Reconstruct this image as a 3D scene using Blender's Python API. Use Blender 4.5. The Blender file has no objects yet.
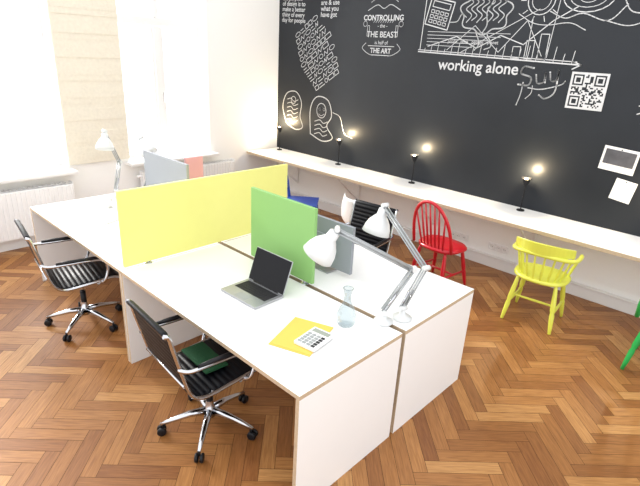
import bpy, bmesh, math, random
from mathutils import Vector, Matrix
random.seed(7)
D=bpy.data; SC=bpy.context.scene
SC.view_settings.view_transform='Standard'
SC.view_settings.look='None'
SC.view_settings.exposure=0.64

# ------------------------------------------------------------ materials
def mat(name,col,rough=.5,metal=0,var=.04,scale=12,bump=0,emis=None,estr=0,trans=0,coat=0,spec=.5):
    m=D.materials.new(name); m.use_nodes=True; nt=m.node_tree; b=nt.nodes['Principled BSDF']
    b.inputs['Roughness'].default_value=rough; b.inputs['Metallic'].default_value=metal
    b.inputs['Specular IOR Level'].default_value=spec
    b.inputs['Transmission Weight'].default_value=trans
    b.inputs['Coat Weight'].default_value=coat
    tc=nt.nodes.new('ShaderNodeTexCoord'); n=nt.nodes.new('ShaderNodeTexNoise')
    n.inputs['Scale'].default_value=scale; n.inputs['Detail'].default_value=4
    nt.links.new(tc.outputs['Object'],n.inputs['Vector'])
    r=nt.nodes.new('ShaderNodeMix'); r.data_type='RGBA'
    r.inputs[6].default_value=[max(0,c*(1-var)) for c in col]+[1]
    r.inputs[7].default_value=[min(1,c*(1+var)) for c in col]+[1]
    nt.links.new(n.outputs['Fac'],r.inputs[0]); nt.links.new(r.outputs[2],b.inputs['Base Color'])
    if bump:
        bp=nt.nodes.new('ShaderNodeBump'); bp.inputs['Strength'].default_value=bump; bp.inputs['Distance'].default_value=.01
        nt.links.new(n.outputs['Fac'],bp.inputs['Height']); nt.links.new(bp.outputs[0],b.inputs['Normal'])
    if emis:
        b.inputs['Emission Color'].default_value=(*emis,1); b.inputs['Emission Strength'].default_value=estr
    return m
WALL=mat('wall_paint',(.88,.88,.87),.8,bump=.05,scale=40,var=.01)
WHITE=mat('white_laminate',(.88,.88,.87),.35,var=.01)
PLY=mat('birch_ply_edge',(.52,.40,.27),.6,var=.2,scale=60)
TRIM=mat('white_gloss_paint',(.82,.82,.82),.35,var=.01)
BOARD=mat('blackboard_paint',(.015,.018,.023),.40,var=.25,scale=2.2,spec=.3)
CHALK=mat('chalk',(.58,.59,.60),.9,var=.2,scale=30)
LINEN=mat('cream_linen',(.76,.71,.60),.9,var=.09,scale=30,bump=.3)
YEL=mat('yellow_panel',(.82,.79,.25),.55,var=.02)
GRN=mat('green_panel',(.24,.47,.15),.55,var=.02)
GREY=mat('bluegrey_panel',(.28,.30,.33),.55,var=.02)
PINK=mat('pink_panel',(.70,.36,.38),.6,var=.02)
BLK=mat('black_leather',(.004,.0045,.007),.45,var=.2,spec=.2)
BPL=mat('black_plastic',(.008,.008,.010),.4,var=.1,spec=.3)
CHR=mat('polished_aluminium',(.58,.59,.62),.14,1,var=.02)
ALU=mat('brushed_aluminium',(.50,.51,.53),.35,.9,var=.02)
SCR=mat('screen_glass',(.004,.004,.006),.14,var=.1,spec=.2)
LWH=mat('lamp_white_enamel',(.70,.72,.72),.3,var=.01)
LGR=mat('lamp_arm_grey',(.40,.42,.43),.3,.4,var=.02)
RED=mat('red_paint',(.55,.006,.020),.3,var=.05,coat=.2)
YCH=mat('yellow_paint',(.72,.74,.09),.32,var=.05,coat=.2)
BLU=mat('blue_paint',(.008,.06,.34),.3,var=.05,coat=.2)
GCH=mat('green_paint',(.012,.36,.07),.3,var=.05,coat=.2)
SHELL=mat('white_shell_plastic',(.85,.85,.84),.4,var=.01)
BEECH=mat('beech_wood',(.48,.28,.13),.5,var=.2,scale=20)
FOLD=mat('yellow_card',(.85,.50,.09),.7,var=.02)
CUSH=mat('green_fabric',(.006,.07,.022),.9,var=.1,scale=80,bump=.3)
PAPER=mat('paper',(.80,.80,.79),.8,var=.01)
PHOTO=mat('photo_print',(.08,.08,.09),.4,var=.9,scale=9)
BULB=mat('warm_bulb',(1,.85,.6),.4,emis=(1,.78,.48),estr=12)
KEY=mat('dark_keys',(.012,.012,.014),.5,var=.1)
LCD=mat('lcd',(.30,.33,.28),.3,var=.05)
def glass(name,lo=.03,hi=.35,tint=(1,1,1)):
    m=D.materials.new(name); m.use_nodes=True; nt=m.node_tree; nt.nodes.clear()
    o=nt.nodes.new('ShaderNodeOutputMaterial'); t=nt.nodes.new('ShaderNodeBsdfTransparent'); g=nt.nodes.new('ShaderNodeBsdfGlossy')
    g.inputs['Roughness'].default_value=.03; t.inputs[0].default_value=(*tint,1)
    l=nt.nodes.new('ShaderNodeLayerWeight'); l.inputs[0].default_value=.35
    mr=nt.nodes.new('ShaderNodeMapRange'); mr.inputs[3].default_value=lo; mr.inputs[4].default_value=hi
    mx=nt.nodes.new('ShaderNodeMixShader')
    nt.links.new(l.outputs['Facing'],mr.inputs[0]); nt.links.new(mr.outputs[0],mx.inputs[0]); nt.links.new(t.outputs[0],mx.inputs[1]); nt.links.new(g.outputs[0],mx.inputs[2]); nt.links.new(mx.outputs[0],o.inputs[0])
    return m
PANE=glass('window_glass',.02,.15); CARAFE=glass('clear_glass',.03,.5,(.80,.85,.87))

# ------------------------------------------------------------ mesh builder
class B:
    def __init__(s): s.bm=bmesh.new(); s.mats=[]
    def mi(s,m):
        if m not in s.mats: s.mats.append(m)
        return s.mats.index(m)
    def box(s,c,size,m,rot=None,edge=None,axis=2):
        hx,hy,hz=[v/2 for v in size]; R=rot.to_3x3() if rot else Matrix.Identity(3); c=Vector(c)
        vs=[s.bm.verts.new(c+R@Vector((x*hx,y*hy,z*hz))) for x in(-1,1) for y in(-1,1) for z in(-1,1)]
        F=[((0,1,3,2),0),((4,6,7,5),0),((0,4,5,1),1),((2,3,7,6),1),((0,2,6,4),2),((1,5,7,3),2)]
        for idx,a in F:
            f=s.bm.faces.new([vs[i] for i in idx]); f.material_index=s.mi(m if (edge is None or a==axis) else edge)
        return s
    def quad(s,pts,m):
        f=s.bm.faces.new([s.bm.verts.new(p) for p in pts]); f.material_index=s.mi(m)
    def tube(s,pts,r,m,n=8,closed=False):
        pts=[Vector(p) for p in pts]; N=len(pts)
        rs=r if isinstance(r,(list,tuple)) else [r]*N
        T=[]
        for i in range(N):
            if closed: t=pts[(i+1)%N]-pts[i-1]
            else: t=pts[min(i+1,N-1)]-pts[max(i-1,0)]
            T.append(t.normalized())
        a=Vector((0,0,1)) if abs(T[0].z)<.9 else Vector((1,0,0))
        nrm=T[0].cross(a).normalized(); rings=[]
        for i in range(N):
            nrm=(nrm-T[i]*nrm.dot(T[i])).normalized(); bn=T[i].cross(nrm)
            rings.append([s.bm.verts.new(pts[i]+rs[i]*(math.cos(2*math.pi*k/n)*nrm+math.sin(2*math.pi*k/n)*bn)) for k in range(n)])
        mi=s.mi(m)
        for i in range(N if closed else N-1):
            A=rings[i];C=rings[(i+1)%N]
            for k in range(n):
                f=s.bm.faces.new((A[k],A[(k+1)%n],C[(k+1)%n],C[k])); f.material_index=mi; f.smooth=True
        if not closed:
            for rg,rev in((rings[0],True),(rings[-1],False)):
                f=s.bm.faces.new(rg[::-1] if rev else rg); f.material_index=mi
        return s
    def lathe(s,prof,m,M=None,n=24,sx=1,sy=1):
        M=M or Matrix.Identity(4); rings=[]; mi=s.mi(m)
        for r,z in prof:
            r=max(r,.0005)
            rings.append([s.bm.verts.new(M@Vector((sx*r*math.cos(2*math.pi*k/n),sy*r*math.sin(2*math.pi*k/n),z))) for k in range(n)])
        for A,C in zip(rings,rings[1:]):
            for k in range(n):
                f=s.bm.faces.new((A[k],A[(k+1)%n],C[(k+1)%n],C[k])); f.material_index=mi; f.smooth=True
        return s
    def finish(s,name,loc=(0,0,0),rz=0,bevel=0,parent=None,recalc=True,solid=0):
        if recalc: bmesh.ops.recalc_face_normals(s.bm,faces=s.bm.faces)
        me=D.meshes.new(name); s.bm.to_mesh(me); s.bm.free()
        for m in s.mats: me.materials.append(m)
        o=D.objects.new(name,me); SC.collection.objects.link(o); o.location=loc; o.rotation_euler=(0,0,rz)
        if solid:
            md=o.modifiers.new('s','SOLIDIFY'); md.thickness=solid; md.offset=0
        if bevel:
            md=o.modifiers.new('b','BEVEL'); md.width=bevel; md.segments=2; md.limit_method='ANGLE'; md.angle_limit=math.radians(50)
        if parent: o.parent=parent
        return o
def along(p,d):
    d=Vector(d).normalized(); return Matrix.Translation(Vector(p))@d.to_track_quat('Z','Y').to_matrix().to_4x4()
def spline(pts,k=6):
    P=[Vector(p) for p in pts]; P=[2*P[0]-P[1]]+P+[2*P[-1]-P[-2]]; out=[]
    for i in range(1,len(P)-2):
        a,b,c,d=P[i-1:i+3]
        for j in range(k):
            t=j/k; out.append(.5*((2*b)+(c-a)*t+(2*a-5*b+4*c-d)*t*t+(3*b-a-3*c+d)*t**3))
    out.append(P[-2]); return out

# ------------------------------------------------------------ room
XW=-5.87; YW=5.20; HT=4.0; X1=1.6; Y0=-1.6
def build_floor():
    W=.088;n=5; bm=bmesh.new(); uvl=bm.loops.layers.uv.new('UVMap'); cl=bm.loops.layers.float_color.new('plank')
    ang=math.radians(45); ca,sa=math.cos(ang),math.sin(ang); g=.0012; cx,cy=-2.2,1.8
    def put(x0,y0,x1,y1,horiz):
        mx,my=(x0+x1)/2*W,(y0+y1)/2*W
        wx,wy=cx+mx*ca-my*sa, cy+mx*sa+my*ca
        if wx<XW-.4 or wx>X1+.4 or wy<Y0-.4 or wy>YW+.4: return
        q=[(x0*W+g,y0*W+g),(x1*W-g,y0*W+g),(x1*W-g,y1*W-g),(x0*W+g,y1*W-g)]
        vs=[bm.verts.new((cx+a*ca-b*sa,cy+a*sa+b*ca,0)) for a,b in q]
        f=bm.faces.new(vs); rv=random.random(); ro=random.random()*30
        for l,(a,b) in zip(f.loops,q):
            u,v=(a-q[0][0],b-q[0][1]) if horiz else (b-q[0][1],a-q[0][0])
            l[uvl].uv=(u+ro,v+ro*.37); l[cl]=(rv,(1 if horiz else 0),0,1)
    R=75
    for y in range(-R,R):
        for m in range(-12,13):
            x=y+2*n*m
            if abs(x)<R+10: put(x,y,x+n,y+1,True)
    for x in range(-R,R):
        for m in range(-12,13):
            y=x-(2*n-1)-2*n*m
            if abs(y)<R+10: put(x,y,x+1,y+n,False)
    for co,no in(((XW,0,0),(-1,0,0)),((X1,0,0),(1,0,0)),((0,Y0,0),(0,-1,0)),((0,YW,0),(0,1,0))):
        bmesh.ops.bisect_plane(bm,geom=bm.verts[:]+bm.edges[:]+bm.faces[:],plane_co=co,plane_no=no,clear_outer=True)
    # dark joint layer below
    lo=[bm.verts.new(p) for p in((XW,Y0,-.0015),(X1,Y0,-.0015),(X1,YW,-.0015),(XW,YW,-.0015))]
    f=bm.faces.new(lo); f.material_index=1
    lo2=[bm.verts.new(p) for p in((XW,Y0,-.1),(XW,YW,-.1),(X1,YW,-.1),(X1,Y0,-.1))]; f=bm.faces.new(lo2); f.material_index=1
    me=D.meshes.new('floor'); bm.to_mesh(me); bm.free()
    m=D.materials.new('oak_herringbone'); m.use_nodes=True; nt=m.node_tree; b=nt.nodes['Principled BSDF']
    at=nt.nodes.new('ShaderNodeVertexColor'); at.layer_name='plank'
    sp=nt.nodes.new('ShaderNodeSeparateColor'); nt.links.new(at.outputs[0],sp.inputs[0])
    rp=nt.nodes.new('ShaderNodeValToRGB'); cr=rp.color_ramp
    cr.elements[0].position=0; cr.elements[0].color=(.235,.088,.024,1)
    cr.elements[1].position=1; cr.elements[1].color=(.50,.26,.092,1)
    e=cr.elements.new(.4); e.color=(.33,.140,.040,1)
    e=cr.elements.new(.8); e.color=(.41,.188,.058,1)
    nt.links.new(sp.outputs[0],rp.inputs[0])
    uv=nt.nodes.new('ShaderNodeUVMap'); mp=nt.nodes.new('ShaderNodeMapping'); mp.inputs['Scale'].default_value=(5,70,1)
    nz=nt.nodes.new('ShaderNodeTexNoise'); nz.inputs['Scale'].default_value=1.5; nz.inputs['Detail'].default_value=5; nz.inputs['Distortion'].default_value=.6
    nt.links.new(uv.outputs[0],mp.inputs[0]); nt.links.new(mp.outputs[0],nz.inputs[0])
    r2=nt.nodes.new('ShaderNodeValToRGB'); r2.color_ramp.elements[0].position=.3; r2.color_ramp.elements[0].color=(.72,.66,.60,1); r2.color_ramp.elements[1].position=.65; r2.color_ramp.elements[1].color=(1.08,1.08,1.08,1)
    nt.links.new(nz.outputs['Fac'],r2.inputs[0])
    mx=nt.nodes.new('ShaderNodeMix'); mx.data_type='RGBA'; mx.blend_type='MULTIPLY'; mx.inputs[0].default_value=1
    nt.links.new(rp.outputs[0],mx.inputs[6]); nt.links.new(r2.outputs[0],mx.inputs[7]); nt.links.new(mx.outputs[2],b.inputs['Base Color'])
    b.inputs['Roughness'].default_value=.42; b.inputs['Specular IOR Level'].default_value=.45
    me.materials.append(m); me.materials.append(mat('floor_joint',(.05,.018,.007),.8))
    o=D.objects.new('floor',me); SC.collection.objects.link(o)
build_floor()

WIN=[(-1.08,.11),(.84,2.03),(2.76,3.95)]; ZS,ZT=.80,3.25; TH=.45  # first opening is out of view, added to brighten the left foreground floor
b=B()
b.box((XW-TH/2,(Y0+YW)/2,ZS/2),(TH,YW-Y0,ZS),WALL)
b.box((XW-TH/2,(Y0+YW)/2,(ZT+HT)/2),(TH,YW-Y0,HT-ZT),WALL)
ed=[Y0]+[v for w in WIN for v in w]+[YW]
for i in range(0,len(ed),2):
    b.box((XW-TH/2,(ed[i]+ed[i+1])/2,(ZS+ZT)/2),(TH,ed[i+1]-ed[i],ZT-ZS),WALL)
b.finish('wall_left')
B().box(((XW+X1)/2,YW+.1,HT/2),(X1-XW,.2,HT),WALL).finish('wall_back')
for i,(a,c) in enumerate(WIN):
    b=B(); xg=XW-.24; m=(a+c)/2; t=.055
    for y in(a+t/2,c-t/2,): b.box((xg,y,(ZS+ZT)/2),(.07,t,ZT-ZS),TRIM)
    for z,h in((ZS+t/2,t),(ZT-t/2,t),(2.45,.09)): b.box((xg,m,z),(.075,c-a-2*t,h),TRIM)
    b.box((xg+.004,m,(ZS+2.405)/2),(.085,.09,2.405-ZS-.01),TRIM)
    b.box((xg+.004,m,(2.495+ZT)/2),(.085,.06,ZT-2.5),TRIM)
    for s in(-1,1):
        yc=m+s*(c-a)/4; w=(c-a)/2-.075
        for y in(yc-w/2+.02,yc+w/2-.02): b.box((xg+.01,y,(ZS+2.45)/2),(.05,.04,1.52),TRIM)
    b.box((xg+.05,m+.045,1.55),(.03,.02,.12),CHR)
    b.quad([(xg-.01,a,ZS),(xg-.01,c,ZS),(xg-.01,c,ZT),(xg-.01,a,ZT)],PANE)
    b.finish('window_%d'%(i+1),bevel=.004)
    B().box((XW-.02,m,ZS+.0),(.36,c-a+.10,.035),TRIM).finish('trim_%d'%(i+1),bevel=.006)
B().box((XW+.012,(Y0+YW)/2,.07),(.024,YW-Y0,.14),TRIM).finish('baseboard_left',bevel=.005)
B().box(((XW+X1)/2,YW-.02,.06),(X1-XW-.06,.04,.12),TRIM).box(((XW+X1)/2,YW-.028,.128),(X1-XW-.06,.055,.018),TRIM).finish('baseboard_back',bevel=.004)
# linen panel on the pier
b=B(); NN=40
for k in range(NN):
    z0=.86+k*(3.3-.86)/NN; z1=z0+(3.3-.86)/NN
    b.box((XW+.02+.004*math.sin(k*1.7),2.395,(z0+z1)/2),(.022,.72,z1-z0),LINEN)
b.tube([(XW+.03,2.02,3.32),(XW+.03,2.77,3.32)],.02,TRIM)
b.finish('linen_wall_hanging')
# radiators
def radiator(y0,y1,z0=.14,z1=.70):
    b=B(); x=XW+.12
    for s in(-.035,.035): b.box((x+s,(y0+y1)/2,(z0+z1)/2),(.018,y1-y0,z1-z0-.04),TRIM)
    k=int((y1-y0)/.045)
    for i in range(k):
        y=y0+.02+i*(y1-y0-.04)/(k-1)
        b.box((x+.048,y,(z0+z1)/2),(.012,.022,z1-z0-.06),TRIM)
        b.box((x,y,z1-.005),(.09,.006,.012),TRIM)
    b.box((x,y0,(z0+z1)/2),(.1,.012,z1-z0),TRIM).box((x,y1,(z0+z1)/2),(.1,.012,z1-z0),TRIM)
    b.tube([(x,y0-.0,z0+.05),(x,y0-.06,z0+.05),(x,y0-.06,0)],.009,TRIM)
    b.lathe([(0,0),(.02,0),(.02,.06),(0,.06)],TRIM,along((x,y0,z1-.06),(0,-1,0)),12)
    for y in(y0+.15,y1-.15): b.box((x-.065,y,z1-.1),(.09,.03,.05),TRIM); b.box((x-.02,y,z0/2),(.02,.02,z0+.04),TRIM)
    b.finish('radiator',bevel=.003)
radiator(.85,2.0); radiator(2.85,4.25)

# ------------------------------------------------------------ blackboard and chalk
bb=B().box(((XW+.01+X1)/2,YW-.006,(.763+3.5)/2),(X1-XW-.02,.012,3.5-.763),BOARD).finish('blackboard')
CY=YW-.0145
class Chalk:
    def __init__(s): s.b=B(); s.M=(0,0,0,1)
    def xf(s,cx=0,cz=0,rot=0,k=1): s.M=(cx,cz,math.radians(rot),k); return s
    def p(s,x,z):
        cx,cz,r,k=s.M; return (cx+k*(x*math.cos(r)-z*math.sin(r)), cz+k*(x*math.sin(r)+z*math.cos(r)))
    def st(s,pts,w=.007):
        P=[s.p(*q) for q in pts]
        for (a,c),(d,e) in zip(P,P[1:]):
            L=math.hypot(d-a,e-c)
            if L<1e-6: continue
            nx,nz=-(e-c)/L*w/2,(d-a)/L*w/2; ux,uz=(d-a)/L*w*.3,(e-c)/L*w*.3
            s.b.quad([(a-ux+nx,CY,c-uz+nz),(a-ux-nx,CY,c-uz-nz),(d+ux-nx,CY,e+uz-nz),(d+ux+nx,CY,e+uz+nz)],CHALK)
        return s
    def sp(s,pts,w=.007,k=6): return s.st([(v.x,v.y) for v in spline([(a,c,0) for a,c in pts],k)],w)
    def circ(s,x,z,rx,rz=None,w=.007,n=20,a0=0,a1=360):
        rz=rz or rx
        return s.st([(x+rx*math.cos(math.radians(a0+(a1-a0)*i/n)),z+rz*math.sin(math.radians(a0+(a1-a0)*i/n))) for i in range(n+1)],w)
    def rect(s,x0,z0,x1,z1,w=.007): return s.st([(x0,z0),(x1,z0),(x1,z1),(x0,z1),(x0,z0)],w)
    def fill(s,x0,z0,x1,z1):
        q=[s.p(x0,z0),s.p(x1,z0),s.p(x1,z1),s.p(x0,z1)]
        s.b.quad([(a,CY,c) for a,c in q],CHALK)
    def done(s,name): return s.b.finish(name,parent=bb,recalc=False)
def text(body,x,z,size,rot=0,off=0,align='LEFT',shear=0,name='chalk_text'):
    c=D.curves.new(name,'FONT'); c.body=body; c.size=size; c.offset=off; c.align_x=align; c.shear=shear; c.space_line=.85
    c.materials.append(CHALK)
    o=D.objects.new(name,c); SC.collection.objects.link(o); o.location=(x,CY-.0005,z); o.rotation_euler=(math.radians(90),math.radians(-rot),0); o.parent=bb
text('working alone',-3.13,2.095,.162,off=.002)
text('the purpose\nof design is to\nmake a better\nthing of every\nday for people',-5.78,2.86,.082,rot=-2,off=.001)
text('start\nwhere you\nare & use\nwhat you\nhave got',-5.02,2.93,.085,off=.001)
text('CONTROLLING',-3.97,2.60,.085,align='CENTER',off=.002)
text('- the -',-3.97,2.52,.06,align='CENTER')
text('THE BEAST',-3.97,2.41,.095,align='CENTER',off=.001)
text('is half of',-3.97,2.33,.06,align='CENTER')
text('THE ART',-3.97,2.23,.08,align='CENTER',off=.002)
text('profit   time   people   planet',-3.05,2.375,.05)
text('Georgia\nwas here',-1.02,1.80,.085,rot=8)
# ornament round the centre lettering
c=Chalk().xf(-3.97,2.44)
c.sp([(-.24,.27),(-.1,.33),(0,.29),(.1,.33),(.24,.27)],.008).sp([(-.2,.36),(-.12,.40),(0,.42),(.12,.40),(.2,.36)],.006)
for s_ in(-1,1):
    c.rect(s_*.20-.0,-.02,s_*.20+s_*.03,.10,.006); c.circ(s_*.27,.12,.03,w=.006); c.sp([(s_*.24,-.10),(s_*.29,-.16),(s_*.2,-.22),(s_*.12,-.24)],.008)
for k in range(9): c.st([(-.14+k*.035,.135),(-.12+k*.035,.16)],.005)
c.st([(-.2,-.13),(.2,-.13)],.007).st([(-.16,-.235),(.16,-.235)],.008)
c.done('chalk_ornament')
# graph, calculator and brain
c=Chalk()
c.st([(-3.42,2.27),(-1.62,2.22)],.012).st([(-3.42,2.29),(-1.66,2.245)],.008).st([(-3.40,2.29),(-3.38,2.95)],.009).st([(-1.70,2.25),(-1.62,2.22),(-1.69,2.18)],.01)
c.st([(-3.3,2.33),(-2.95,2.44),(-2.7,2.33),(-2.45,2.46),(-2.2,2.38),(-1.95,2.60),(-1.75,2.72)],.009)
for i in range(20):
    x=-3.34+i*.086; c.st([(x,2.27-.002*i),(x+.01,2.31+.03*(i%3))],.006)
for i in range(5): c.st([(-3.32,2.345+i*.035),(-2.75+.1*i,2.335+i*.035)],.005)
c.st([(-3.05,2.3),(-2.75,2.55),(-2.45,2.3),(-2.2,2.6),(-2.0,2.28)],.006)
c.st([(-2.9,2.27),(-2.1,2.7)],.006).st([(-2.15,2.27),(-2.15,2.62)],.006).st([(-1.95,2.27),(-1.92,2.9)],.006)
for k in range(3): c.rect(-2.3+k*.13,2.25,-2.22+k*.13,2.36+.06*k,.007)
c.xf(-3.2,2.66,-12)
c.rect(-.15,-.13,.15,.15,.011).rect(-.11,.06,.11,.12,.008)
for i in range(4):
    for j in range(3): c.rect(-.11+i*.06,-.10+j*.05,-.07+i*.06,-.07+j*.05,.007)
c.sp([(.15,-.05),(.24,-.02),(.27,.06),(.33,.04)],.01)
c.xf(-2.66,2.68)
pts=[(.27*math.cos(a)*(1+.10*math.sin(7*a)),.20*math.sin(a)*(1+.10*math.sin(7*a))) for a in [i*2*math.pi/70 for i in range(71)]]
c.st(pts,.013)
for k in range(7):
    x=-.2+k*.06; c.sp([(x,-.1+.02*(k%2)),(x+.05,-.03),(x-.02,.03),(x+.05,.09),(x+.01,.13)],.010,5)
c.sp([(0,-.2),(.04,-.12),(.02,0),(.07,.1),(.05,.19)],.012)
c.sp([(.05,-.2),(.12,-.32),(.05,-.36)],.010); c.sp([(-.08,-.18),(-.02,-.30),(-.06,-.37)],.010)
c.xf(-2.1,2.78)
c.circ(0,0,.13,w=.009).circ(0,0,.09,w=.006).circ(.42,.02,.22,.13,w=.009).circ(.42,.02,.16,.09,w=.006).circ(.42,.02,.08,.05,w=.006)
for k in range(10):
    a=k*.63; c.st([(.15*math.cos(a),.15*math.sin(a)),(.20*math.cos(a),.20*math.sin(a))],.007)
c.sp([(.1,-.1),(.25,-.16),(.4,-.12),(.62,-.18),(.75,-.05)],.009)
c.sp([(-.2,-.12),(-.05,-.2),(.1,-.22),(.3,-.2),(.45,-.26)],.007)
c.xf(-1.2,2.70); c.sp([(-.2,.1),(-.05,.16),(.15,.1),(.1,-.02),(-.1,-.03),(-.2,.1)],.009).sp([(-.3,-.1),(-.1,-.14),(.1,-.08),(.3,-.12)],.008)
c.done('chalk_graph')
# tag
c=Chalk().xf(-1.99,2.06,6,.88)
c.sp([(-.05,.13),(-.16,.15),(-.19,.08),(-.08,.03),(-.10,-.05),(-.22,-.04)],.016)
c.sp([(-.02,.06),(.0,-.03),(.07,-.02),(.08,.07),(.085,-.03)],.014)
c.sp([(.13,.08),(.15,-.01),(.21,0),(.22,.09),(.20,-.13),(.10,-.20),(.03,-.16)],.014)
c.sp([(-.16,-.02),(-.18,-.15),(-.22,-.27)],.010).sp([(-.05,-.06),(-.06,-.14),(-.12,-.2)],.008)
c.sp([(-.1,-.08),(.05,-.10),(.25,-.06),(.30,-.02)],.010)
c.done('chalk_tag')
# qr code
c=Chalk().xf(-1.66,1.85,0,1); N=21; s=.29/N
def finder(i,j):
    for (a,d) in((0,0),(0,14),(14,14)):
        if a<=i<a+7 and d<=j<d+7:
            u,v=i-a,j-d
            return 1 if (u in(0,6) or v in(0,6) or (2<=u<=4 and 2<=v<=4)) else 0
        if a-1<=i<=a+7 and d-1<=j<=d+7: return 0
    return None
for i in range(N):
    for j in range(N):
        f=finder(i,j); f=(random.random()<.5) if f is None else f
        if not f: c.fill(i*s,j*s,(i+1)*s,(j+1)*s)
for q in((-.02,-.02,N*s+.02,0),(-.02,N*s,N*s+.02,N*s+.02),(-.02,0,0,N*s),(N*s,0,N*s+.02,N*s)): c.fill(*q)
c.done('chalk_qr_code')
# tilted cluster
c=Chalk().xf(-5.08,2.12,33,1)
for r in range(11):
    z=.42-r*.08; x=-.30+abs(r-5)*.02
    while x<.30-abs(r-5)*.015:
        k=random.choice('rlczr'); w=random.uniform(.05,.11)
        if k=='r': c.rect(x,z,x+w,z+.055,.009)
        elif k=='l': c.st([(x,z),(x+w,z)],.01).st([(x,z+.04),(x+w*.7,z+.04)],.01)
        elif k=='c': c.circ(x+w/2,z+.027,w/2,.027,.008,10)
        else: c.st([(x,z),(x+w*.3,z+.05),(x+w*.6,z),(x+w,z+.05)],.009)
        x+=w+.02
c.done('chalk_city_map')
c=Chalk().xf(-5.45,1.40,0,1)
c.sp([(-.2,-.22),(-.28,0),(-.2,.2),(0,.24),(.12,.1),(.1,-.1),(.16,-.25),(0,-.3),(-.2,-.22)],.014)
for k in range(6): c.sp([(-.18,.12-.06*k),(-.1,.14-.06*k),(-.04,.10-.06*k),(.05,.13-.06*k)],.009,3)
c.circ(-.05,.12,.05,w=.009)
c.xf(-4.92,1.33,0,1)
c.sp([(-.2,-.25),(-.22,.1),(-.1,.28),(.12,.25),(.2,.05),(.12,-.1),(.24,-.25),(.05,-.32),(-.2,-.25)],.015)
c.circ(0,.1,.09,.10,.010).circ(-.03,.12,.018,w=.008).circ(.05,.12,.018,w=.008).sp([(-.05,.05),(0,.03),(.06,.06)],.008)
for k in range(4): c.sp([(-.12,-.06-.06*k),(-.02,-.03-.06*k),(.05,-.07-.06*k),(.13,-.04-.06*k)],.010,3)
c.sp([(.22,.1),(.36,.05),(.45,-.15),(.6,-.2)],.008)
c.done('chalk_doodle')
c=Chalk().xf(-.96,2.18,0,1)
c.circ(0,.05,.10,.12,.008); c.sp([(-.08,-.1),(0,-.04),(.1,-.1),(.2,-.05)],.010)
for k in range(3): c.sp([(-.1,-.2-.07*k),(0,-.16-.07*k),(.06,-.22-.07*k),(.15,-.17-.07*k)],.009,4)
c.done('chalk_face')
# pinned prints
def pinned(name,x,z,w,h,rot,photo):
    b=B(); R=Matrix.Rotation(math.radians(rot),4,'Y')
    b.box((0,0,0),(w,.004,h),PAPER,R)
    if photo:
        b.box(R@Vector((0,-.003,h*.08)),(w*.86,.003,h*.62),PHOTO,R)
    b.lathe([(0,0),(.006,0),(.006,.004),(0,.006)],BPL,along(R@Vector((0,-.003,h/2-.015)),(0,-1,0)),10)
    b.finish(name,(x,YW-.0155,z))
pinned('photo_print',-1.10,1.42,.30,.22,4,True)
pinned('photo_print',-1.00,1.15,.18,.20,8,False)
pinned('photo_print',-.76,1.37,.17,.22,3,True)

# ------------------------------------------------------------ wall bench
b=B(); BX0,BX1=XW+.03,X1-.05
b.box(((BX0+BX1)/2,4.883,.745),(BX1-BX0,.625,.035),WHITE,edge=PLY,axis=2)
x=BX0+.5
while x<BX1:
    b.tube([(x,YW-.03,.30),(x,4.68,.715)],.012,TRIM,8); b.box((x,4.92,.717),(.03,.5,.018),TRIM); b.box((x,YW-.028,.5),(.03,.018,.42),TRIM)
    x+=1.22
b.finish('wall_bench',bevel=.002)
def sockets(x):
    b=B(); b.box((0,0,0),(.24,.012,.085),TRIM)
    for i in(-.075,0,.075):
        b.lathe([(.034,0),(.034,.008),(.029,.008),(.027,.002),(0,.002)],TRIM,along((i,-.006,0),(0,-1,0)),16)
        b.lathe([(0,0),(.004,0)],BPL,along((i-.009,-.009,0),(0,-1,0)),8); b.lathe([(0,0),(.004,0)],BPL,along((i+.009,-.009,0),(0,-1,0)),8)
    b.finish('wall_socket',(x,YW-.007,.24),bevel=.002)
for x in(-2.55,-2.05,-.5): sockets(x)
# bench lamps
def bench_lamp(x):
    b=B()
    b.lathe([(0,0),(.04,0),(.04,.012),(.008,.018),(.006,.03)],BPL,None,20)
    b.tube([(0,0,.02),(0,0,.16),(.004,-.005,.24),(0,0,.28)],.007,BPL)
    b.lathe([(.012,0),(.024,.015),(.036,.05),(.050,.085),(.046,.085),(.032,.05),(.014,.02)],BPL,along((0,0,.265),(0,-.12,1)),20)
    b.lathe([(0,0),(.016,.01),(.02,.03),(.014,.048),(0,.055)],BULB,along((0,-.005,.30),(0,-.12,1)),14)
    o=b.finish('bench_lamp',(x,YW-.13,.763))
    l=D.lights.new('bulb','POINT'); l.energy=9; l.color=(1,.78,.48); l.shadow_soft_size=.02
    lo=D.objects.new('bulb',l); SC.collection.objects.link(lo); lo.parent=o; lo.location=(0,-.015,.41)
for x in(-5.66,-4.44,-3.22,-1.85,-.6): bench_lamp(x)

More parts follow.
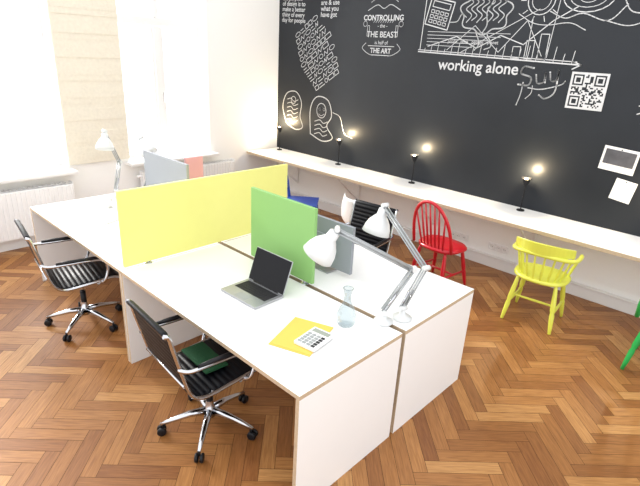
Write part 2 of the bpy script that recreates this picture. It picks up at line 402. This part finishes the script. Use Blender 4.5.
# ------------------------------------------------------------ desks
def desk(x0,x1,y0,y1,back):
    b=B(); cx,cy=(x0+x1)/2,(y0+y1)/2; w,d=x1-x0,y1-y0
    b.box((0,0,.7375),(w,d,.025),WHITE,edge=PLY,axis=2)
    for s in(-1,1): b.box((s*(w/2-.0125),0,.3625),(.025,d-.002,.7245),WHITE,edge=PLY,axis=0)
    b.box((0,back*(d/2-.03),.46),(w-.052,.018,.52),WHITE,edge=PLY,axis=1)
    b.finish('office_desk',(cx,cy,0),bevel=.0015)
XD=-3.06
desk(XD+.003,-1.28,1.30,2.115,1); desk(XD+.003,-1.28,2.15,2.97,-1)
desk(-4.86,XD-.003,1.30,2.115,1); desk(-4.86,XD-.003,2.15,2.97,-1)
def partition(x0,x1,y0,y1,m,z0=.785,z1=1.30):
    b=B(); t=.026; horiz=(x1-x0)>(y1-y0); cx,cy=(x0+x1)/2,(y0+y1)/2
    sz=(x1-x0,t,z1-z0) if horiz else (t,y1-y0,z1-z0)
    b.box((0,0,(z0+z1)/2),sz,m)
    L=(x1-x0) if horiz else (y1-y0)
    for s in(-.38,.38):
        p=(s*L,0) if horiz else (0,s*L)
        b.tube([(p[0],p[1],.752),(p[0],p[1],z0+.01)],.011,CHR); b.lathe([(0,0),(.028,0),(.028,.006),(.01,.008)],CHR,Matrix.Translation((p[0],p[1],.7505)),16)
    b.finish('desk_partition',(cx,cy,0),bevel=.004)
partition(XD-.013,XD+.013,1.33,2.83,YEL,z0=.765,z1=1.305)
partition(-2.66,-2.02,2.12,2.146,GRN,z0=.775)
partition(-4.22,-3.50,2.12,2.146,GREY)
partition(-3.86,-3.835,2.32,2.50,PINK,z1=1.27)

# ------------------------------------------------------------ office chair
def office_chair(x,y,rz):
    b=B()
    for k in range(5):
        a=k*2*math.pi/5+math.pi/2+.2; dx,dy=math.cos(a),math.sin(a)
        b.tube([(.02*dx,.02*dy,.125),(.12*dx,.12*dy,.118),(.22*dx,.22*dy,.095),(.295*dx,.295*dy,.075)],[.026,.021,.016,.011],CHR,10)
        b.tube([(.29*dx,.29*dy,.08),(.29*dx,.29*dy,.045)],.007,BPL)
        for s in(-1,1):
            tx=Vector((-dy,dx,0))
            b.lathe([(0,0),(.022,0),(.028,.004),(.028,.016),(.022,.02),(0,.02)],BPL,along(Vector((.29*dx,.29*dy,.0285))+tx*(s*.006),tx*s),16)
    b.lathe([(0,.085),(.034,.085),(.036,.14),(.028,.15),(.022,.2)],CHR,None,20)
    b.tube([(0,0,.14),(0,0,.30)],.022,BPL,14); b.tube([(0,0,.26),(0,0,.40)],.013,CHR,12)
    b.box((0,-.02,.405),(.10,.22,.035),BPL)
    for yy in(-.1,.08): b.tube([(-.225,yy,.44),(-.12,yy,.415),(.12,yy,.415),(.225,yy,.44)],.012,CHR)
    prof=spline([(0,.25,.425),(0,.235,.455),(0,.17,.468),(0,.02,.452),(0,-.13,.44),(0,-.205,.462),(0,-.245,.53),(0,-.28,.66),(0,-.315,.80),(0,-.335,.885),(0,-.36,.90)],16)
    s=0; S=[0]
    for a,c in zip(prof,prof[1:]): s+=(c-a).length; S.append(s)
    tot=S[-1]; nr=26; xs=[-.222,-.2,0,.2,.222]; top=[];bot=[]
    M=nr*6; rs=[]
    for i in range(M+1):
        t=tot*i/M; j=max(0,min(len(S)-2,next((q for q in range(len(S)-1) if S[q+1]>=t),len(S)-2))); f=(t-S[j])/max(1e-6,S[j+1]-S[j]); rs.append(prof[j].lerp(prof[j+1],min(1,f)))
    for i,p in enumerate(rs):
        tg=(rs[min(i+1,M)]-rs[max(i-1,0)]).normalized()
        h=.009+.006*abs(math.sin(math.pi*i/6))
        nr_=Vector((0,-tg.z,tg.y)); 
        if (Vector((0,.3,.9))-p).dot(nr_)<0: nr_=-nr_
        top.append([b.bm.verts.new(p+Vector((x_,0,0))+nr_*h*(1 if abs(x_)<.21 else .4)) for x_ in xs])
        bot.append([b.bm.verts.new(p+Vector((x_,0,0))-nr_*h*(.7 if abs(x_)<.21 else .4)) for x_ in xs])
    mi=b.mi(BLK)
    def fq(*v):
        f=b.bm.faces.new(v); f.material_index=mi; f.smooth=True
    for i in range(M):
        for k in range(4): fq(top[i][k],top[i][k+1],top[i+1][k+1],top[i+1][k]); fq(bot[i][k+1],bot[i][k],bot[i+1][k],bot[i+1][k+1])
        fq(top[i][0],top[i+1][0],bot[i+1][0],bot[i][0]); fq(top[i+1][4],top[i][4],bot[i][4],bot[i+1][4])
    for k in range(4): fq(top[0][k],bot[0][k],bot[0][k+1],top[0][k+1]); fq(top[M][k+1],bot[M][k+1],bot[M][k],top[M][k])
    for sx in(-1,1):
        b.tube([Vector((sx*.228,p.y,p.z)) for p in rs[::4]],.0115,CHR,8)
        X=sx*.262
        b.tube(spline([(sx*.228,.10,.445),(X,.12,.47),(X,.15,.56),(X,.13,.635),(X,.05,.655),(X,-.12,.66),(X,-.24,.665),(sx*.24,-.285,.675),(sx*.228,-.29,.68)],5),.0115,CHR,8)
        b.tube([(X,.10,.668),(X,.05,.672),(X,-.12,.677),(X,-.20,.678)],[.010,.014,.014,.010],BPL,8)
    for pz in(rs[int(M*.97)],rs[int(M*.62)]): b.tube([(-.225,pz.y-.012,pz.z),(.225,pz.y-.012,pz.z)],.009,CHR)
    return b.finish('office_chair',(x,y,0),rz)
office_chair(-2.11,1.36,math.radians(-4))
office_chair(-3.82,1.30,math.radians(-8))
office_chair(-2.60,3.24,math.radians(186))
b=B(); b.box((0,0,.008),(.30,.15,.014),CUSH); b.finish('seat_pad',(-2.15,1.36,.480),math.radians(-4),bevel=.006)

# ------------------------------------------------------------ wooden chairs (face +y)
def seat_mesh(b,m,z=.44,w=.21,d=.20,t=.034):
    n=28; ring=[]
    for k in range(n):
        a=2*math.pi*k/n; c,s_=math.cos(a),math.sin(a)
        e=.75; X=math.copysign(abs(c)**e,c)*w*(1+.08*s_); Y=math.copysign(abs(s_)**e,s_)*d
        ring.append((X,Y))
    L=[(.90,-t/2-z*0),(1.0,-.006),(1.0,.006),(.94,t/2),(.6,t/2-.008),(.05,t/2-.010)]
    rr=[[b.bm.verts.new((x*k,y*k,z+h)) for x,y in ring] for k,h in L]; mi=b.mi(m)
    for A,C in zip(rr,rr[1:]):
        for k in range(n): f=b.bm.faces.new((A[k],A[(k+1)%n],C[(k+1)%n],C[k])); f.material_index=mi; f.smooth=True
    b.bm.faces.new(rr[0][::-1]).material_index=mi; b.bm.faces.new(rr[-1]).material_index=mi
def legs(b,m,z=.43,w=.15,d=.14,W=.21,Dp=.215):
    P={}
    for sx in(-1,1):
        for sy in(-1,1):
            a=Vector((sx*w,sy*d,z)); c=Vector((sx*W,sy*Dp,.002)); q=[a.lerp(c,t) for t in(0,.12,.35,.5,.56,.62,.85,1)]
            b.tube(q,[.014,.018,.022,.023,.017,.022,.018,.013],m,10); P[sx,sy]=(a,c)
    mid={}
    for sx in(-1,1):
        a=P[sx,-1][0].lerp(P[sx,-1][1],.6); c=P[sx,1][0].lerp(P[sx,1][1],.6)
        b.tube([a,a.lerp(c,.5),c],[.009,.013,.009],m,8); mid[sx]=a.lerp(c,.5)
    b.tube([mid[-1],mid[-1].lerp(mid[1],.5),mid[1]],[.009,.013,.009],m,8)
def hoop_chair(m,x,y,rz=0):
    b=B(); seat_mesh(b,m,w=.24,t=.045); legs(b,m)
    def hp(a):
        return Vector((-.23*math.cos(a),-.165-.13*math.sin(a)**.8,.45+.49*math.sin(a)**.7))
    N=26; pts=[hp(math.pi*max(.0001,min(.9999,i/N))) for i in range(N+1)]
    b.tube(pts,.0165,m,10)
    for k in range(7):
        f=(k-3)/3.5; 
        tp=min(pts,key=lambda p:abs(p.x-f*.2)+(0 if p.z>.6 else 9)); bt=Vector((f*.15,-.175+.012*abs(f),.452))
        b.tube([bt,bt.lerp(tp,.35),tp],[.008,.011,.007],m,8)
    return b.finish('windsor_chair',(x,y,0),rz)
def captain_chair(m,x,y,rz=0):
    b=B(); seat_mesh(b,m,w=.235,d=.21,t=.042); legs(b,m,w=.16)
    arm=spline([(-.26,.13,.66),(-.265,.02,.665),(-.25,-.12,.68),(-.17,-.215,.70),(0,-.25,.71),(.17,-.215,.70),(.25,-.12,.68),(.265,.02,.665),(.26,.13,.66)],5)
    b.tube(arm,.019,m,10)
    N=16; mi=b.mi(m)
    crest=[]
    for i in range(N+1):
        f=-1+2*i/N; a=f*1.05; px=.275*math.sin(a); py=-.275*math.cos(a)+.02; hgt=.07+.035*(1-abs(f)**2)
        o=[]
        for dz,dt in((.712,-.014),(.712,.012),(.712+hgt,.010),(.712+hgt,-.014)):
            rad=1+dt/.275; o.append(b.bm.verts.new((px*rad,(py-.02)*rad+.02-.02*(dz-.712)/.1,dz)))
        crest.append(o)
    for A,C in zip(crest,crest[1:]):
        for k in range(4): f=b.bm.faces.new((A[k],A[(k+1)%4],C[(k+1)%4],C[k])); f.material_index=mi; f.smooth=False
    b.bm.faces.new(crest[0]).material_index=mi; b.bm.faces.new(crest[-1][::-1]).material_index=mi
    for k in range(8):
        f=(k-3.5)/3.5; a=f*1.15; tp=Vector((.255*math.sin(a),-.255*math.cos(a)+.015,.705)); bt=Vector((.185*math.sin(a),-.19*math.cos(a)+.0,.452))
        b.tube([bt,bt.lerp(tp,.3),bt.lerp(tp,.5),tp],[.008,.013,.010,.008],m,8)
    for s in(-1,1):
        b.tube([(s*.195,.09,.45),(s*.215,.1,.53),(s*.24,.105,.6),(s*.258,.11,.66)],[.010,.015,.011,.010],m,8)
    return b.finish('captains_chair',(x,y,0),rz,bevel=.003)
hoop_chair(RED,-2.27,4.28,math.radians(-6))
captain_chair(YCH,-1.28,4.35,math.radians(6))
hoop_chair(GCH,-.24,4.29,math.radians(0))
def blue_chair(m,x,y,rz):
    b=B(); b.box((0,0,.445),(.40,.40,.03),m)
    for s in(-1,1):
        b.tube([(s*.17,.17,.44),(s*.19,.20,.002)],[.019,.013],m,10); b.tube([(s*.18,-.23,.002),(s*.17,-.18,.44),(s*.175,-.21,.66),(s*.18,-.26,.88)],[.013,.019,.016,.012],m,10)
        b.tube([(s*.18,.185,.2),(s*.175,-.205,.2)],.010,m,8)
    b.tube([(-.178,0,.2),(.178,0,.2)],.010,m,8)
    for z,h,yy in((.82,.11,-.245),(.62,.05,-.205)): b.box((0,yy,z),(.34,.016,h),m,Matrix.Rotation(math.radians(14),4,'X'))
    return b.finish('wooden_chair',(x,y,0),rz,bevel=.004)
blue_chair(BLU,-4.20,4.16,math.radians(-50))
def shell_chair(x,y,rz):
    prof=spline([(0,.22,.425),(0,.19,.445),(0,.08,.435),(0,-.06,.42),(0,-.15,.44),(0,-.20,.52),(0,-.235,.66),(0,-.26,.80)],4)
    ws=[.19,.205,.215,.22,.225,.235,.225,.18]; n=len(prof); b=B(); rows=[]; mi=b.mi(SHELL)
    for i,p in enumerate(prof):
        t=i/(n-1)*7; k=min(6,int(t)); w=ws[k]+(ws[k+1]-ws[k])*(t-k); v=i/(n-1); row=[]
        for j in range(13):
            u=-1+j/6; lift=(abs(u)**3)*(.02+.05*math.sin(math.pi*min(1,v*1.1))); fwd=(u*u)*.09*max(0,(v-.45))*1.8
            row.append(b.bm.verts.new((u*w,p.y+fwd,p.z+lift*(1-v*.6))))
        rows.append(row)
    for A,C in zip(rows,rows[1:]):
        for k in range(12): f=b.bm.faces.new((A[k],A[k+1],C[k+1],C[k])); f.material_index=mi; f.smooth=True
    o=b.finish('shell_chair',(x,y,0),rz,solid=.008)
    l=B()
    for sx in(-1,1):
        for sy in(-1,1):
            l.tube([(sx*.12,sy*.11-.01,.405),(sx*.21,sy*.20-.01,.002)],[.014,.009],BEECH,10)
            l.tube([(sx*.125,sy*.115-.01,.39),(-sx*.17,sy*.16-.01,.2)],.004,BPL,6)
        l.tube([(sx*.125,.1,.40),(sx*.125,-.12,.40)],.006,BPL,6)
    lo=l.finish('leg_frame'); lo.parent=o
shell_chair(-3.10,4.06,math.radians(-12))

# ------------------------------------------------------------ desk lamps
def desk_lamp(base,elbow,top,hd,hr=.09,z=.75):
    b=B(); base=Vector((base[0],base[1],z)); E=Vector(elbow)-base; T=Vector(top)-base; hd=Vector(hd).normalized()
    b.lathe([(0,.001),(.055,.001),(.058,.012),(.02,.022),(.014,.06),(0,.062)],LWH,None,24)
    P=Vector((0,0,.07)); side=(T-E).cross(Vector((0,0,1))).normalized()
    def bars(a,c,o):
        for s in(-1,1): b.tube([a+side*s*.012+o,c+side*s*.012+o],.0052,LGR,8)
    d1=(E-P).normalized(); o1=d1.cross(side).normalized()*.02
    bars(P,E,Vector()); bars(P+o1,E+o1,Vector())
    d2=(T-E).normalized(); o2=d2.cross(side).normalized()*.018
    bars(E,T,Vector()); bars(E+o2,T+o2,Vector())
    for q in(P,E,T): b.tube([q-side*.022,q+side*.022],.016,LWH,12)
    for s in(-1,1):
        b.tube([P.lerp(E,.05)+side*s*.02+o1*.5,P.lerp(E,.42)+side*s*.018+o1*.5],.0065,CHR,8)
    hp=T+hd*.02
    b.tube([T,hp],.010,LGR,8)
    k=hr/.09
    prof=[(0,0),(.022,0),(.030,.006),(.032,.045),(.046,.060),(.068,.090),(.082,.125),(.090,.165),(.087,.165),(.078,.125),(.064,.093),(.040,.065),(0,.062)]
    b.lathe([(r*k,zz*k) for r,zz in prof],LWH,along(hp,hd),28)
    b.lathe([(0,0),(.02,.01),(.028,.035),(.02,.06),(0,.066)],SHELL,along(hp+hd*.075*k,hd),16)
    b.finish('desk_lamp',base)
desk_lamp((-1.43,2.13),(-1.36,2.29,1.07),(-1.715,1.99,1.285),(-.42,-.30,-.85),.10)
desk_lamp((-1.38,2.25),(-1.35,2.40,1.05),(-1.80,2.55,1.30),(-.10,-.22,-.9),.095)
desk_lamp((-4.72,2.06),(-4.80,2.16,1.08),(-4.76,2.02,1.40),(.25,-.2,-.9),.085)
desk_lamp((-4.60,2.30),(-4.70,2.5,1.05),(-4.60,2.30,1.34),(.5,.2,-.8),.085)

# ------------------------------------------------------------ laptop
def laptop(x,y,rz,tilt=20,z=.7505):
    b=B(); w,d=.34,.235
    b.box((0,0,.008),(w,d,.014),ALU)
    b.box((0,.035,.0153),(w*.86,d*.50,.0012),KEY)
    for r in range(5):
        for c in range(13): b.box((-.132+c*.022,-.005+r*.022,.0168),(.018,.017,.0022),KEY)
    b.box((0,-.075,.0154),(.10,.06,.001),LGR)
    R=Matrix.Rotation(math.radians(-tilt),4,'X'); h=.225; base=Vector((0,d/2-.002,.016))
    b.box(base+R@Vector((0,.0,h/2)),(w,.008,h),ALU,R)
    b.box(base+R@Vector((0,-.0048,h/2)),(w*.985,.002,h*.97),SCR,R)
    b.tube([(-.12,d/2-.003,.014),(.12,d/2-.003,.014)],.007,BPL,8)
    b.finish('laptop',(x,y,z),rz,bevel=.0012)
laptop(-2.205,1.765,math.radians(1))
# monitor on the back row
b=B()
b.box((0,0,.20),(.50,.025,.35),GREY); b.box((0,.014,.20),(.48,.004,.33),SCR); b.box((0,-.016,.20),(.20,.012,.12),GREY)
b.box((0,-.02,.06),(.06,.014,.11),ALU,Matrix.Rotation(math.radians(-4),4,'X')); b.box((0,-.01,.006),(.20,.14,.010),ALU)
b.finish('computer_monitor',(-2.20,2.44,.7505),0,bevel=.004)
# folder, calculator, papers
B().box((0,0,.002),(.245,.325,.003),FOLD).box((.004,.003,.0045),(.235,.31,.002),FOLD).finish('paper_folder',(-1.64,1.665,.7505),math.radians(20))
b=B(); b.box((0,0,.010),(.135,.19,.018),TRIM); b.box((0,.065,.0195),(.11,.034,.003),LCD)
for r in range(5):
    for c in range(4): b.box((-.044+c*.0293,-.075+r*.0235,.0205),(.021,.016,.005),LGR if c<3 else KEY)
b.finish('calculator',(-1.555,1.675,.7565),math.radians(8),bevel=.002)
b=B()
b.lathe([(0,.003),(.045,.003),(.054,.02),(.058,.06),(.047,.10),(.022,.15),(.018,.19),(.028,.235),(.030,.236)],CARAFE,None,28)
b.tube([(.028*math.cos(k*math.pi/8),.028*math.sin(k*math.pi/8),.235) for k in range(16)],.0022,CARAFE,6,closed=True)
b.finish('glass_carafe',(-1.56,1.94,.7505))
b=B(); b.box((0,0,.003),(.21,.297,.005),PAPER); b.box((.005,.004,.0065),(.205,.29,.002),PAPER,Matrix.Rotation(.05,4,'Z')); b.finish('paper_stack',(-4.15,1.72,.7505),.3)
b=B(); b.box((0,0,.008),(.17,.24,.014),GREY); b.box((0,0,.0158),(.165,.235,.002),PAPER); b.finish('notebook',(-3.45,1.75,.7505),-.2,bevel=.002)
b=B(); b.lathe([(0,.002),(.035,.002),(.04,.09),(.036,.09),(.032,.01),(0,.01)],TRIM,None,24); b.tube(spline([(.037,0,.075),(.062,0,.07),(.06,0,.035),(.036,0,.025)],5),.005,TRIM); b.finish('coffee_mug',(-4.45,1.85,.7505))

# ------------------------------------------------------------ light
w=D.worlds.new('sky'); SC.world=w; w.use_nodes=True; bg=w.node_tree.nodes['Background']
bg.inputs[0].default_value=(.98,.985,1.0,1); bg.inputs[1].default_value=1.12
s=D.lights.new('sun','SUN'); s.energy=4.4; s.angle=math.radians(16); s.color=(1,.97,.92)
so=D.objects.new('sun',s); SC.collection.objects.link(so)
dr=Vector((.84,.10,-.44)); so.rotation_euler=dr.to_track_quat('-Z','Y').to_euler(); so.location=(-9,-2,5)
for i,(a,c) in enumerate(WIN):
    l=D.lights.new('window_daylight','AREA'); l.shape='RECTANGLE'; l.size=2.4; l.size_y=1.15; l.energy=28; l.color=(1,.985,.96)
    lo=D.objects.new('window_daylight',l); SC.collection.objects.link(lo); lo.location=(XW-.55,(a+c)/2,2.03)
    lo.rotation_euler=Matrix(((0,0,-1),(0,1,0),(1,0,0))).to_euler()

# ------------------------------------------------------------ camera
right=Vector((.718,.694,.0507)); fwd=Vector((-.632,.682,-.3652)).normalized()
right=(right-fwd*right.dot(fwd)).normalized(); up=right.cross(fwd)
M=Matrix((( right.x,up.x,-fwd.x,0),(right.y,up.y,-fwd.y,0),(right.z,up.z,-fwd.z,2.225),(0,0,0,1)))
cd=D.cameras.new('camera'); cd.sensor_width=36; cd.lens=490/640*36; cd.clip_start=.05
co=D.objects.new('camera',cd); SC.collection.objects.link(co); co.matrix_world=M; SC.camera=co
